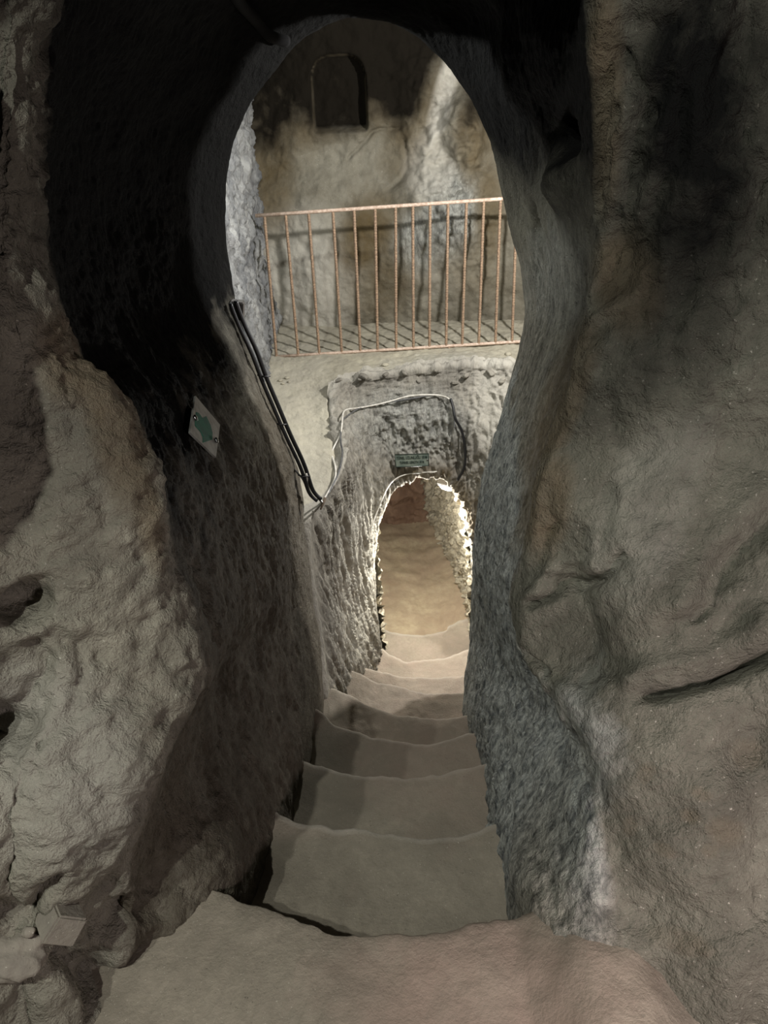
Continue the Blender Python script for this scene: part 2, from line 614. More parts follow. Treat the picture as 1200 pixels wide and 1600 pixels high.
# hollows and cracks measured on the photograph
sl = slice(0, None)
for (px, py, r, dp, p) in ((38, 945, 0.035, 0.10, 4), (12, 1140, 0.05, 0.09, 3), (140, 1010, 0.03, 0.025, 2), (160, 1030, 0.022, 0.03, 2),
                           (50, 1130, 0.03, 0.03, 2), (895, 1000, 0.085, 0.028, 3), (1160, 1175, 0.05, 0.03, 3),
                           (900, 905, 0.05, 0.03, 2), (1120, 1010, 0.10, 0.05, 2), (1010, 640, 0.16, -0.035, 2), (1040, 880, 0.16, -0.05, 2),
                           (830, 350, 0.06, 0.035, 2), (870, 300, 0.07, -0.02, 2), (1080, 950, 0.10, -0.03, 2), (1110, 880, 0.06, 0.03, 2),
                           (90, 1230, 0.18, -0.05, 2), (170, 760, 0.14, -0.03, 2), (250, 1400, 0.06, 0.04, 2), (230, 1520, 0.05, 0.05, 2), (195, 1440, 0.045, 0.05, 3), (160, 1530, 0.04, 0.06, 3),
                           (130, 640, 0.10, -0.02, 2), (1100, 1250, 0.2, -0.04, 2)):
    AP = dent(AP, AN, px, py, r, dp, p, rough=0.35 if r < .055 else 0.06)
hole_ax = find_pt(AP, 905, 212) - find_pt(AP, 835, 232)
AP = dent(AP, AN, 872, 222, 0.045, 0.10, 4, (hole_ax, 3.2), rough=.15)
AP = dent(AP, AN, 860, 285, 0.06, -0.03, 2, (hole_ax, 2.5))
for pix, wd, dp in (
        ([(990, 1060), (1050, 1040), (1110, 1025), (1160, 1005), (1210, 980)], 0.030, -0.035),
        ([(1005, 1088), (1050, 1076), (1110, 1060), (1160, 1042), (1210, 1016), (1270, 985), (1340, 960)], 0.013, 0.075),
        ([(975, 85), (985, 125), (1005, 150), (1015, 190)], 0.012, 0.04),
        ([(820, 945), (850, 935), (880, 908), (905, 915), (930, 905), (965, 870)], 0.010, 0.045),
        ([(825, 930), (870, 890), (900, 880), (940, 885)], 0.02, -0.02),
        ([(845, 870), (850, 840), (865, 820)], 0.007, 0.015),
        ([(930, 880), (935, 845), (950, 800), (945, 760)], 0.008, 0.018),
        ([(960, 690), (950, 650), (945, 600), (930, 560)], 0.008, 0.015),
        ([(885, 905), (905, 870), (910, 830)], 0.009, 0.015),
        ([(808, 1020), (835, 1045), (850, 1055)], 0.009, 0.03),
        ([(1075, 945), (1105, 885), (1150, 815), (1200, 775)], 0.035, -0.03),
        ([(1090, 965), (1120, 905), (1165, 838), (1210, 800)], 0.020, 0.05),
        ([(1045, 985), (1060, 970), (1090, 960)], 0.016, 0.02),
        ([(95, 1000), (120, 1010), (135, 1060), (110, 1120)], 0.012, 0.02),
        ([(0, 1150), (40, 1100), (70, 1050), (60, 1010)], 0.014, 0.03),
        ([(60, 1160), (100, 1130), (140, 1110)], 0.010, 0.016),
        ([(90, 1390), (60, 1420), (30, 1440), (0, 1432)], 0.018, 0.05),
        ([(70, 1470), (90, 1475), (60, 1440)], 0.012, 0.035),
        ([(105, 1495), (150, 1520), (180, 1545), (200, 1560)], 0.022, 0.07),
        ([(950, 100), (935, 180), (930, 260), (928, 340)], 0.010, 0.02),
        ([(190, 1420), (225, 1420), (260, 1430)], 0.014, 0.02),
        ([(960, 100), (965, 200), (960, 330)], 0.02, -0.014),
        ([(940, 420), (890, 590), (845, 740), (825, 880)], 0.016, -0.010),
        ([(135, 1555), (140, 1590)], 0.008, 0.03)):
    AP = crack(AP, AN, pix, wd, dp)
q = project(AP)
front = TC < 8.6
# stains: soot and painted shade near the crown and on the left inner face, iron-brown edges, blue-grey ash on the low passage face
zz = AP[..., 2]
wob = 1 + 0.35 * fbm(AP, 5, 4, .6)
soot_shade = smooth(1.05, 1.50, zz + 0.10 * fbm(AP, 3, 3)) * 0.95 * (1 - outer * np.maximum(isL * .48, isR * .75))
soot_shade = np.maximum(soot_shade, isL * inner * smooth(0.15, 1.05, zz + 0.16 * fbm(AP, 4, 4, .6)))  # shade of the left inner face painted into its colour, darker upward
soot_shade = np.maximum(soot_shade, 0.9 * blob(q, 1090, 150, 150 * wob, 400 * wob, 3, 0.95) * front)
soot_shade = np.maximum(soot_shade, 0.6 * blob(q, 1000, 520, 140 * wob, 190 * wob, 25, 0.9) * front)
soot_shade = np.maximum(soot_shade, 0.45 * inner * isL)  # even painted shade over the whole left inner face
warm = 0.6 * np.maximum.reduce([blob(q, 945, 120, 30, 220, 0), blob(q, 880, 620, 35, 150, 22), blob(q, 855, 790, 40, 90, 10),
                                blob(q, 180, 640, 50, 190, -12), blob(q, 120, 560, 70, 80, -30), blob(q, 230, 800, 25, 100, -10),
                                blob(q, 980, 440, 60, 90, 0)]) * front
warm = np.maximum(warm, 0.45 * isL * inner * smooth(1.0, 0.2, zz))
blue = 0.8 * isR * inner * smooth(0.62, 0.40, zz + .12 * fbm(AP, 6, 3)) * (1 - .8 * smooth(.25, .0, zz) * smooth(1.4, 1.0, AP[..., 1])) * front
blue = np.maximum(blue, 0.6 * blob(q, 880, 1180, 100 * wob, 120 * wob, 10, 0.6) * front)
blue = np.maximum(blue, 0.4 * blob(q, 870, 430, 60, 90, 0, 0.8) * front)
pale = np.maximum(0.3 * blob(q, 1010, 800, 90, 200, 25), 0.4 * blob(q, 80, 1200, 160, 180, 0)) * front
for x_, y_, rx_, ry_ in ((1165, 1180, 35, 30), (1075, 1275, 22, 14), (1010, 1210, 18, 20), (1095, 1240, 24, 12), (1040, 1330, 26, 12), (1110, 1330, 20, 14), (1135, 1300, 34, 30), (1060, 1470, 60, 24), (985, 1290, 16, 20)):
    warm = np.maximum(warm, .3 * blob(q, x_, y_, rx_, ry_, 20, .6) * front)
fib = inner * np.maximum(.5 * isL, isR) * smooth(1.2, .6, zz) * 0.8
AT = dict(soot_shade=soot_shade, warm=warm, blue=blue, pale=pale, fib=fib)
iL = int(np.argmin(np.abs(tr - (nL - 0.5))))
iR = int(np.argmin(np.abs(tr - (nL + nC - 0.5))))


def part_of_arch(name, a, b, mat):
    return structure(grid_object(name, AP[a:b], mat, attrs={k: v[a:b] for k, v in AT.items()}))


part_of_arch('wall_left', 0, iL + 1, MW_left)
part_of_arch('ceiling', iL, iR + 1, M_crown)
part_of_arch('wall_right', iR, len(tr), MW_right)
SOFFIT = AP

# ------------------------------------------------------------------ the stair pit: ring around the tunnel mouth
PIT = [  # (mouth, mid, rim) each (px, py, 'y'|'z', value)
    ((594, 1060, 'y', 4.30), (552, 1110, 'y', 3.55), (512, 1165, 'y', 2.90)),
    ((592, 1012, 'y', 4.34), (545, 1040, 'y', 3.55), (508, 1085, 'y', 2.90)),
    ((585, 955, 'y', 4.38), (532, 970, 'y', 3.60), (500, 1000, 'y', 2.98)),
    ((582, 885, 'y', 4.42), (530, 885, 'y', 3.65), (484, 890, 'y', 3.04)),
    ((588, 830, 'y', 4.42), (540, 815, 'y', 3.75), (482, 812, 'y', 3.08)),
    ((600, 790, 'y', 4.42), (553, 765, 'y', 3.90), (503, 783, 'z', -.20)),
    ((613, 764, 'y', 4.42), (567, 720, 'y', 4.15), (527, 738, 'z', -.16)),
    ((628, 750, 'y', 4.42), (576, 680, 'y', 4.38), (522, 680, 'z', -.10)),
    ((643, 744, 'y', 4.42), (598, 660, 'y', 4.46), (518, 615, 'z', -.04)),
    ((657, 741, 'y', 4.42), (630, 655, 'y', 4.48), (560, 592, 'z', -.02)),
    ((673, 741, 'y', 4.42), (662, 652, 'y', 4.48), (650, 580, 'z', -.01)),
    ((690, 744, 'y', 4.42), (700, 655, 'y', 4.46), (740, 573, 'z', 0)),
    ((706, 753, 'y', 4.42), (738, 670, 'y', 4.42), (805, 575, 'z', 0)),
    ((720, 772, 'y', 4.42), (775, 710, 'y', 4.30), (880, 590, 'z', 0)),
    ((734, 805, 'y', 4.42), (800, 780, 'y', 4.15), (960, 680, 'z', 0)),
    ((745, 860, 'y', 4.42), (810, 870, 'y', 4.00), (900, 850, 'y', 3.25)),
    ((750, 935, 'y', 4.40), (812, 950, 'y', 3.90), (880, 980, 'y', 3.10)),
    ((752, 1012, 'y', 4.36), (812, 1040, 'y', 3.80), (860, 1090, 'y', 2.95)),
    ((752, 1065, 'y', 4.34), (812, 1100, 'y', 3.75), (860, 1150, 'y', 2.90)),
]
PP = lambda t: PY(t[0], t[1], t[3]) if t[2] == 'y' else PZ(t[0], t[1], t[3])
pit_rows = []
for k, (o, m, r) in enumerate(PIT):
    O, Mi, R = PP(o), PP(m), PP(r)
    lip = O + np.array([0.0, 0.10, 0.0])
    inn = O + np.array([0.0, 0.30, 0.0])
    b1 = R * 0.88 + Mi * 0.12
    over = R + (R - Mi) * 0.02 + np.array([0, 0.05, 0.0])
    if k < 5:
        over = R + np.array([-0.14, -0.02, 0.0])
    pit_rows.append([inn, lip, O, O * 0.55 + Mi * 0.45 + np.array([0, .02, 0]), Mi, Mi * 0.45 + R * 0.55, b1, R, over])
PITC = np.array(pit_rows)
BP, btr, btc = grid_fine(PITC, 0.010, 0.010)
BN = grid_normals(BP)
kk = np.argmin(np.abs(btc - 4.0))
rr_ = int(np.argmin(np.abs(btr - 10)))
if BN[rr_, kk] @ (EYE - BP[rr_, kk]) < 0:
    BN = -BN
TB = np.broadcast_to(btc[None], BP.shape[:2])
TBr = np.broadcast_to(btr[:, None], BP.shape[:2])
# hewn flutes: near-vertical tool marks, plus flakes
side = smooth(7.0, 5.0, TBr)          # 1 on the left passage wall
fl = BP * np.array([7.0, 2.0, 0.55])
lean = BP.copy()
lean[..., 1] += 0.35 * lean[..., 2]
st = lean * np.array([3.0, 7.0, 0.75])
hold = (1 - 0.35 * np.exp(-((TB - 7.5) / 0.4) ** 2)) * (1 - .9 * side * smooth(5.4, 6.6, TB))
Dp = (0.024 * ridge(fl, 1.25, 3, 0.5) * (1 - side) + 0.026 * ridge(st, 1.9, 4, 0.6) * side) * smooth(1.5, 2.6, TB)
Dp = Dp + 0.010 * fbm(BP, 9, 4, 0.6) * (1 - .6 * side) + 0.012 * ridge(BP * np.array([1.5, 1, .8]), 13, 3, 0.6, 3.0) * (1 - side * 0.8) * 1.5 + 0.005 * fbm(BP, 40, 3) * (1 - .5 * side)
rimband = np.exp(-((TB - 6.7) / 0.6) ** 2) * (1 - side)
Dp = Dp + rimband * (0.030 * fbm(BP, 16, 4, 0.65, 4.0) + 0.012 * ridge(BP, 22, 3, .6, 2.0))
BP = BP + BN * (Dp * hold)[..., None]
q = project(BP)
pale = np.maximum(0.55 * blob(q, 560, 900, 40, 160, 5), 0.5 * blob(q, 770, 640, 40, 80, 0)) + 0.5 * smooth(6.4, 7.0, TB)
blue = 0.45 * blob(q, 640, 660, 100, 60, 0, 0.6)
warm = 0.55 * np.maximum(blob(q, 660, 738, 60, 12, 0, .6), blob(q, 735, 800, 20, 60, -25, .5))
structure(grid_object('wall_tunnel', BP, M_pit, attrs=dict(pale=pale, blue=blue, warm=warm, fib=.7 * side * smooth(6.4, 5.0, TB) + .3 * (1 - side))))

# ------------------------------------------------------------------ upper ledge (chamber floor)
led = []
ends = {4: (-.80, 3.05, -.16), 5: (-.80, 3.35, -.10), 6: (-.80, 3.9, -.03), 7: (-.80, 4.5, .0), 8: (-.80, 5.8, .03), 9: (-.45, 5.85, .03), 10: (0.05, 5.9, .03),
        11: (.5, 5.9, .03), 12: (1.0, 5.9, .03), 13: (1.6, 5.8, .03), 14: (2.2, 5.4, .02)}
for k in range(4, 15):
    R = PITC[k, 7]
    E = np.array(ends[k])
    led.append([R + np.array([0, 0, -0.03]), R + (E - R) * 0.04 + np.array([0, 0, .006])] + [R + (E - R) * f for f in (0.2, .4, .6, .8, 1.0)])
LED = np.array(led)
LP, ltr, ltc = grid_fine(LED, 0.012, 0.012)
LN = grid_normals(LP)
if LN[..., 2].mean() < 0:
    LN = -LN
q = project(LP)
rub = smooth(540, 620, q[..., 0]) * smooth(600, 560, q[..., 1])
LP = LP + LN * (0.010 * fbm(LP, 4, 3) + 0.004 * fbm(LP, 22, 4, .6) + rub * 0.010 * np.maximum(0, fbm(LP, 26, 3, .6)))[..., None]
pink = 0.0 * q[..., 0]
structure(grid_object('floor_ledge', LP, M_ledge, attrs=dict(pale=0.3 * smooth(540, 500, q[..., 0]), blue=0.35 * blob(q, 720, 570, 130, 20))))

# ------------------------------------------------------------------ upper chamber walls
# left side wall: rough, grazed by the lamp
pl = []
for z, x0 in ((-.35, -.66), (0.0, -.69), (.5, -.71), (1.0, -.72), (1.5, -.72), (2.0, -.68), (2.5, -.5)):
    pl.append([(x0 - .10, 3.12, z), (x0 - .05, 3.5, z), (x0 - .03, 4.2, z), (x0 - .06, 5.0, z), (x0 - .07, 5.45, z), (x0 - .07, 5.9, z)])
SP, s1, s2 = grid_fine(np.array(pl), 0.012, 0.012)
SN = np.zeros_like(SP); SN[..., 0] = 1
SP = SP + SN * (0.030 * fbm(SP, 3.5, 3) + 0.022 * fbm(SP, 10, 4, .6) + 0.024 * ridge(SP * np.array([1, 1, .55]), 11, 3, .6) + .004 * fbm(SP, 40, 3))[..., None]
structure(grid_object('wall_chamber_side', SP, M_plaster, attrs=dict(soot_shade=0.8 * smooth(1.55, 2.0, SP[..., 2]))))

# back wall with the niche
zs = (-.15, .05, .35, .7, .92, 1.08, 1.3, 1.6, 1.9, 2.2, 2.6)
ys = (5.62, 5.62, 5.58, 5.56, 5.58, 5.66, 5.70, 5.72, 5.66, 5.5, 5.2)
xs = (-.95, -.7, -.45, -.2, 0.05, .3, .5, .7, .9, 1.2, 1.7, 2.3)
bw = [[(x, y + (0.06 if x < -.5 else 0) - 0.10 * max(0, x - .4) * (1 if z < 1.4 else .5), z) for x in xs] for z, y in zip(zs, ys)]
WP, w1, w2 = grid_fine(np.array(bw), 0.010, 0.010)
WN = np.zeros_like(WP); WN[..., 1] = -1
WP = WP + WN * (0.030 * fbm(WP, 2.6, 3, .5, 2.0) + 0.012 * fbm(WP, 9, 4, .55) + .003 * fbm(WP, 38, 3))[..., None]
q = project(WP)
# rough column of broken rock right of the niche and the bulge under it
col_m = blob(q, 700, 250, 60, 170, -12, .6)
WP = WP + WN * (col_m * (0.05 + 0.05 * fbm(WP, 7, 4, .6, 8.0)))[..., None]
WP = WP + WN * (0.10 * blob(q, 725, 205, 28, 50, -10, .5) - 0.05 * blob(q, 690, 160, 20, 50, 25, .5) + 0.05 * blob(q, 700, 330, 60, 60, 0, .6))[..., None]
WP = WP - WN * (0.05 * blob(q, 540, 275, 95, 60, -15, .35))[..., None]
WP = crack(WP, WN, [(545, 247), (565, 228), (585, 212), (620, 205)], 0.012, 0.03)
WP = crack(WP, WN, [(625, 225), (632, 250), (622, 275), (605, 295)], 0.02, 0.03)
# niche: straight sides, round top, carved 0.15 m into the wall
nq = project(WP)
n_l, n_r, n_t, n_b = PY(490, 200, 5.68), PY(574, 190, 5.68), PY(530, 84, 5.68), PY(530, 208, 5.68)
ncx = (n_l[0] + n_r[0]) / 2
nhw = (n_r[0] - n_l[0]) / 2
zt, zb = n_t[2], n_b[2]
dx = np.abs(WP[..., 0] - ncx) / nhw
zsh = zt - 0.30 * nhw
round_top = np.where(WP[..., 2] > zsh - nhw * .5, np.hypot(dx ** 1.6, np.maximum(0, (WP[..., 2] - (zt - nhw * .8)) / (nhw * .8))), dx)
inside = (1 - smooth(.92, 1.04, round_top)) * smooth(zb - .01, zb + .05, WP[..., 2])
WP = WP - WN * (0.13 * inside)[..., None]
q = project(WP)
zw = WP[..., 2]
clean = np.maximum(blob(q, 560, 265, 95, 62, -12, .5), blob(q, 690, 170, 34, 120, 14, .5))
soot_shade = smooth(0.98, 1.55, zw + 0.16 * fbm(WP, 3, 4, .6)) * 0.98
soot_shade = np.maximum(soot_shade * (1 - inside), 0.9 * inside)
soot_shade *= 1 - 0.78 * clean * (1 - inside)
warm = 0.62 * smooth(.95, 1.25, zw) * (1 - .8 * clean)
warm = np.maximum.reduce([warm, 0.7 * blob(q, 425, 260, 40, 110, 0, .7), 0.6 * blob(q, 640, 160, 40, 120, 10, .6), .7 * blob(q, 735, 220, 26, 70, 0, .6),
                          .8 * blob(q, 570, 370, 45, 70, 20, .7), .55 * blob(q, 590, 440, 60, 70, 30, .8), .65 * blob(q, 765, 330, 25, 90, 0, .6), .45 * blob(q, 740, 420, 50, 60, 0, .8)])
pale = np.maximum.reduce([.25 * blob(q, 700, 430, 70, 70, 0, .7), .9 * blob(q, 690, 160, 16, 90, 14, .5), .6 * blob(q, 670, 260, 40, 60, 0, .5), .75 * blob(q, 470, 440, 90, 110, 0, .6), .5 * blob(q, 530, 190, 40, 12, 0, .6)])
blue = .6 * np.maximum(blob(q, 700, 330, 50, 80, 0, .5), blob(q, 650, 380, 40, 50, 0, .6))
structure(grid_object('wall_back', WP, M_back, attrs=dict(soot_shade=soot_shade, warm=warm, pale=pale, blue=blue)))
# chamber roof and the far right side, closing the room
rf = [[(x, y, 2.45 - .12 * (x * .5) ** 2 + .05 * math.sin(y * 2)) for x in (-1.2, -.6, 0, .6, 1.2, 1.8, 2.4)] for y in (3.1, 3.6, 4.2, 4.8, 5.4, 6.0)]
RP, _, _ = grid_fine(np.array(rf), 0.03, 0.03)
RP[..., 2] += 0.03 * fbm(RP, 3, 4)
structure(grid_object('ceiling_chamber', RP, M_crown))
rs = [[(2.1 + .1 * math.sin(y), y, z) for y in (2.9, 3.6, 4.3, 5.0, 5.9)] for z in (-2.3, -1, 0, .8, 1.6, 2.5)]
QP, _, _ = grid_fine(np.array(rs), 0.03, 0.03)
QP[..., 0] += 0.05 * fbm(QP, 3, 4)
structure(grid_object('wall_chamber_right', QP, M_back))

# ------------------------------------------------------------------ tunnel beyond the mouth
mouth = PITC[:, 0]
cx, top, bot = 0.22, -0.62, -2.45
tun = []
for k in range(len(mouth)):
    O = mouth[k]
    row = [O]
    for (yy, ox, oz, wsc, hsc) in ((5.0, .05, -.02, 1.02, 1.0), (5.5, .04, -.06, 1.02, 1.0), (6.0, -.02, -.10, 1.02, .98), (6.5, -.08, -.14, 1.0, .95), (7.0, -.18, -.18, .95, .9), (7.6, -.35, -.22, .9, .85)):
        c = np.array([0.18, 0, -1.5])
        p = O - c
        wsc = wsc * (1.5 if p[0] < 0 else 1.0)
        row.append(np.array([c[0] + ox + p[0] * wsc, yy, c[2] + oz + p[2] * hsc]))
    tun.append(row)
TUN = np.array(tun)
TP, t1, t2 = grid_fine(TUN, 0.014, 0.014)
TN = grid_normals(TP)
cen = np.array([0.18, 0, -1.5])
ins = cen - TP
ins[..., 1] = 0
if np.mean(np.einsum('ijk,ijk->ij', TN, ins)) < 0:
    TN = -TN
sl_ = TP.copy()
sl_[..., 1] += .5 * sl_[..., 2]
TP = TP + TN * (0.024 * fbm(TP, 9, 4, .6) + 0.040 * ridge(sl_ * np.array([1.5, 3.0, 1.2]), 4.5, 4, .6) + .006 * fbm(TP, 36, 3))[..., None]
structure(grid_object('wall_tunnel_inside', TP, M_tunnel, attrs=dict(fib=np.full(TP.shape[:2], .2))))
ew = [[(x, 6.9 + .25 * (z + 2.5) - .25 * (x - .1) ** 2, z) for x in (-1.2, -.6, -.2, .1, .4, .8, 1.4)] for z in (-2.7, -2.4, -2.0, -1.5, -1.0, -.4)]
EP, _, _ = grid_fine(np.array(ew), 0.016, 0.016)
EN = np.zeros_like(EP); EN[..., 1] = -1
EP = EP + EN * (0.05 * fbm(EP, 5, 4, .6) + .03 * ridge(EP, 7, 3, .6))[..., None]
structure(grid_object('wall_tunnel_end', EP, M_tunnel_far))

# ------------------------------------------------------------------ stairs
EDGES = [
    [(300, 1374), (340, 1390), (385, 1408), (440, 1427), (490, 1441), (520, 1455), (600, 1460), (680, 1460), (740, 1449), (800, 1439), (820, 1428), (860, 1405)],
    [(390, 1250), (428, 1268), (450, 1279), (520, 1295), (570, 1298), (620, 1305), (660, 1311), (720, 1303), (775, 1287), (815, 1270)],
    [(440, 1170), (470, 1184), (500, 1197), (540, 1209), (600, 1214), (650, 1215), (700, 1206), (765, 1192), (800, 1178)],
    [(470, 1090), (502, 1113), (528, 1135), (578, 1152), (608, 1156), (669, 1162), (717, 1151), (756, 1138), (790, 1122)],
    [(505, 1066), (532, 1081), (556, 1092), (587, 1107), (613, 1115), (665, 1122), (714, 1121), (750, 1112)],
    [(505, 1028), (532, 1040), (565, 1054), (591, 1066), (630, 1074), (660, 1082), (722, 1083), (760, 1078)],
    [(540, 1030), (567, 1043), (597, 1049), (630, 1057), (695, 1058), (727, 1055), (765, 1048)],
    [(565, 1000), (593, 1012), (630, 1032), (656, 1030), (695, 1028), (732, 1014), (770, 1000)],
    [(570, 968), (591, 980), (630, 990), (665, 992), (695, 985), (704, 976), (740, 962), (770, 950)],
]
stair = empty('rock_staircase', (0.0, 1.0, 0.0), 'worn rock-cut staircase descending between the walls to the bright tunnel mouth', 'staircase')
prev = None
NS = 110
for n, E in enumerate(EDGES):
    e = cr_interp(np.array([PZ(a, b, STEP_Z(n)) for a, b in E]), NS, 0)
    # both ends run on into the walls
    u = np.linspace(-1, 1, NS)
    e[:, 0] += 0.22 * np.sign(u) * smooth(.80, 1.0, np.abs(u))
    # small chips along the worn edge
    e[:, 1] += 0.010 * fbm(e, 9, 3, .6, n * 3.1)
    if n == 0:
        continue_front = e
        prev = e
        continue
    back = prev.copy()
    back[:, 2] = STEP_Z(n)
    # resample by x so that the rows line up
    back = np.stack([np.interp(np.linspace(0, 1, NS), np.linspace(0, 1, NS), back[:, j]) for j in range(3)], -1)
    secs = []
    m = 46
    for f in np.linspace(0, 1, m):
        p = back * (1 - f) + e * f
        p[:, 2] = STEP_Z(n) + 0.028 * (1 - f) ** 3 - 0.012 * math.sin(math.pi * f) - 0.004 * max(0, (f - .9) / .1) ** 2
        secs.append(p)
    for dz, dy in ((-.008, .006), (-.022, .010), (-.05, .008), (-.12, -.004), (-.20, -.012), (-.30, -.015)):
        p = e.copy()
        p[:, 2] += dz
        p[:, 1] += dy
        secs.append(p)
    P = np.array(secs)
    N = grid_normals(P)
    if N[:m, :, 2].mean() < 0:
        N = -N
    P = P + N * (0.006 * fbm(P, 7, 3) + 0.0018 * fbm(P, 34, 3))[..., None]
    q = project(P)
    obj = grid_object('step', P, M_step, stair, attrs=dict(pale=np.full(P.shape[:2], 0.15 * max(0, (n - 5)) / 3) + 0.35 * smooth(.93, 1.0, np.linspace(0, 1, P.shape[0]) * P.shape[0] / m)[:, None] * np.ones(P.shape[:2]), warm=np.clip(0.30 * blob(q, 690, 1130, 150, 170) + .1, 0, 1)))  # pale nosing paints a lit-edge highlight into the colour; lowest steps slightly paler
    prev = e
# landing in front of the first step
e = continue_front
secs = []
ext = e.copy()
for f in np.linspace(0, 1, 150):
    p = ext.copy()
    wide = (1 - f)
    p[:, 0] = ext[:, 0] + wide * (np.linspace(-1.3, 1.5, NS))
    p[:, 1] = ext[:, 1] * f + (-0.6) * (1 - f)
    p[:, 2] = -0.004 * max(0, (f - .97) / .03) ** 2
    secs.append(p)
for dz, dy in ((-.008, .006), (-.022, .010), (-.05, .008), (-.12, -.004), (-.20, -.012), (-.30, -.015)):
    p = e.copy()
    p[:, 2] += dz
    p[:, 1] += dy
    secs.append(p)
P = np.array(secs)
P = cr_interp(P, 2 * NS, 1)
P[:150, :, 2] += 0.09 * smooth(.22, .36, P[:150, :, 0]) * smooth(.56, .42, P[:150, :, 0]) * smooth(1.15, .85, P[:150, :, 1])
N = grid_normals(P)
if N[:140, :, 2].mean() < 0:
    N = -N
P = P + N * (0.010 * fbm(P, 4, 3) + 0.0022 * fbm(P, 30, 4, .6))[..., None]
q = project(P)
structure(grid_object('floor', P, M_step, attrs=dict(warm=np.clip(0.55 * blob(q, 760, 1560, 260, 160, 0, .6), 0, 1))))
# tunnel floor
last = prev
tf = []
for f in np.linspace(0, 1, 140):
    p = last.copy()
    p[:, 1] = last[:, 1] + f * 2.8
    p[:, 0] = last[:, 0] + (-0.25) * f * f
    u = np.linspace(-1, 1, NS)
    p[:, 2] = STEP_Z(9) + .02 + 0.10 * u ** 2 + 0.05 * f
    tf.append(p)
P = np.array(tf)
N = np.zeros_like(P); N[..., 2] = 1
P = P + N * (0.016 * fbm(P, 5, 3) + .012 * np.sin(P[..., 1:2] * 26)[..., 0] * (0.4 + fbm(P, 3, 2)) * .5 + .003 * fbm(P, 34, 3))[..., None]
structure(grid_object('floor_tunnel', P, M_tunnel_floor))

# ------------------------------------------------------------------ railing
rail_base = PY(618, 545, 5.0)
rail = empty('railing', tuple(rail_base), 'rusty rebar railing along the edge of the upper ledge', 'railing')
Tn = [413, 446, 482, 520, 553, 586, 618, 645, 672, 700, 729, 756, 782, 808, 834]
Bn = [432, 466, 499, 534, 563, 590, 619, 646, 671, 697, 722, 748, 774, 800, 826]
ty = lambda x: 337 + (x - 400) * (311 - 337) / 381.0
by = lambda x: 557 + (x - 436) * (534 - 557) / 372.0
YR = 5.0
bm = bmesh.new()
tube_mesh(bm, [PY(x, ty(x), YR) for x in (399, 500, 600, 700, 782, 880)], 0.0115, 10)
bm_object('top_rail', bm, M_rust_top, rail)
bm = bmesh.new()
tube_mesh(bm, [PY(x, by(x), YR) for x in (432, 520, 600, 700, 808, 880)], 0.0105, 10)
bm_object('bottom_rail', bm, M_rust_top, rail)
for a, b in zip(Tn, Bn):
    p0, p1 = PY(a, ty(a), YR), PY(b, by(b), YR)
    L = np.linalg.norm(p1 - p0)
    k = int(L / 0.004)
    bm = bmesh.new()
    pts = [p0 + (p1 - p0) * i / k for i in range(k + 1)]
    tube_mesh(bm, pts, [0.0088 + 0.0016 * max(0, math.sin(i * 2 * math.pi / 4.0)) for i in range(k + 1)], 8)
    bm_object('bar', bm, M_rust, rail)
for x in (582, 702):
    p = PY(x, by(x), YR)
    bm = bmesh.new()
    tube_mesh(bm, [p + np.array([0, 0.0, 0.0]), p + np.array([0, 0, -0.09])], 0.008, 8)
    bm_object('post_stub', bm, M_rust, rail)

# ------------------------------------------------------------------ cables
def on(P, px, py, lift):
    c = find_pt(P, px, py)
    v = EYE - c
    return c + v / np.linalg.norm(v) * lift


def cable(name, pts, r, mat, label, cat='cable', group=None, wob=0.0):
    cp = curve_pts(pts, 0.012)
    for _ in range(14):
        cp[1:-1] = cp[1:-1] * .4 + (cp[:-2] + cp[2:]) * .3
    if wob:
        cp = cp + wob * np.stack([perlin(cp * 6 + 3), perlin(cp * 6 + 31), perlin(cp * 6 + 57)], -1)
    bm = bmesh.new()
    tube_mesh(bm, cp, r, 8)
    o = bm_object(name, bm, mat)
    return tag(o, label, cat, group)


edge_px = [(366, 470), (380, 508), (398, 545), (414, 590), (432, 632), (452, 680), (472, 722), (482, 752), (488, 772), (500, 780)]
cable('cable', [PY(x + 2, y, 2.93) for x, y in edge_px], 0.009, M_black, 'thick black cable running down the edge of the dark left wall, right-hand of the pair')
cable('cable', [PY(x - 5, y + 3, 2.92) for x, y in edge_px], 0.008, M_black, 'thick black cable down the edge of the dark left wall, nearest that wall', wob=.004)
cable('cable', [PY(x - 14, y + 14, 2.93) for x, y in edge_px[2:7]] + [PY(474, 752, 2.93), PY(480, 776, 2.93), PY(492, 784, 2.93)], 0.004, M_grey, 'thin dark cable sagging beside the thick black cables on the left wall', wob=.012)
loop = [(478, 740), (486, 765), (498, 778), (510, 779), (520, 764), (526, 745), (526, 725), (523, 700), (522, 686), (528, 672)]
arch = [(532, 652), (545, 641), (570, 633), (605, 627), (640, 620), (672, 615), (692, 616), (706, 624), (715, 640), (719, 662)]
cable('cable', [PY(*loop[0], 2.92), PY(*loop[1], 2.95), PY(*loop[2], 3.1)] + [on(BP, x, y, .016) for x, y in loop[3:]] + [on(BP, x, y, .016) for x, y in arch], 0.0052, M_white,
      'white cable looping up from the left corner and arching over the plaque')
cable('cable', [PY(484, 750, 2.93), PY(492, 772, 3.0), PY(503, 784, 3.1)] + [on(BP, x + 3, y + 5, .02) for x, y in loop[3:]] + [on(BP, x + 1, y + 4, .014) for x, y in arch[:-1]] + [on(BP, x - 4, y, .014) for x, y in ((716, 650), (718, 670))], 0.005, M_grey,
      'thin grey cable following just under the white cable above the plaque')
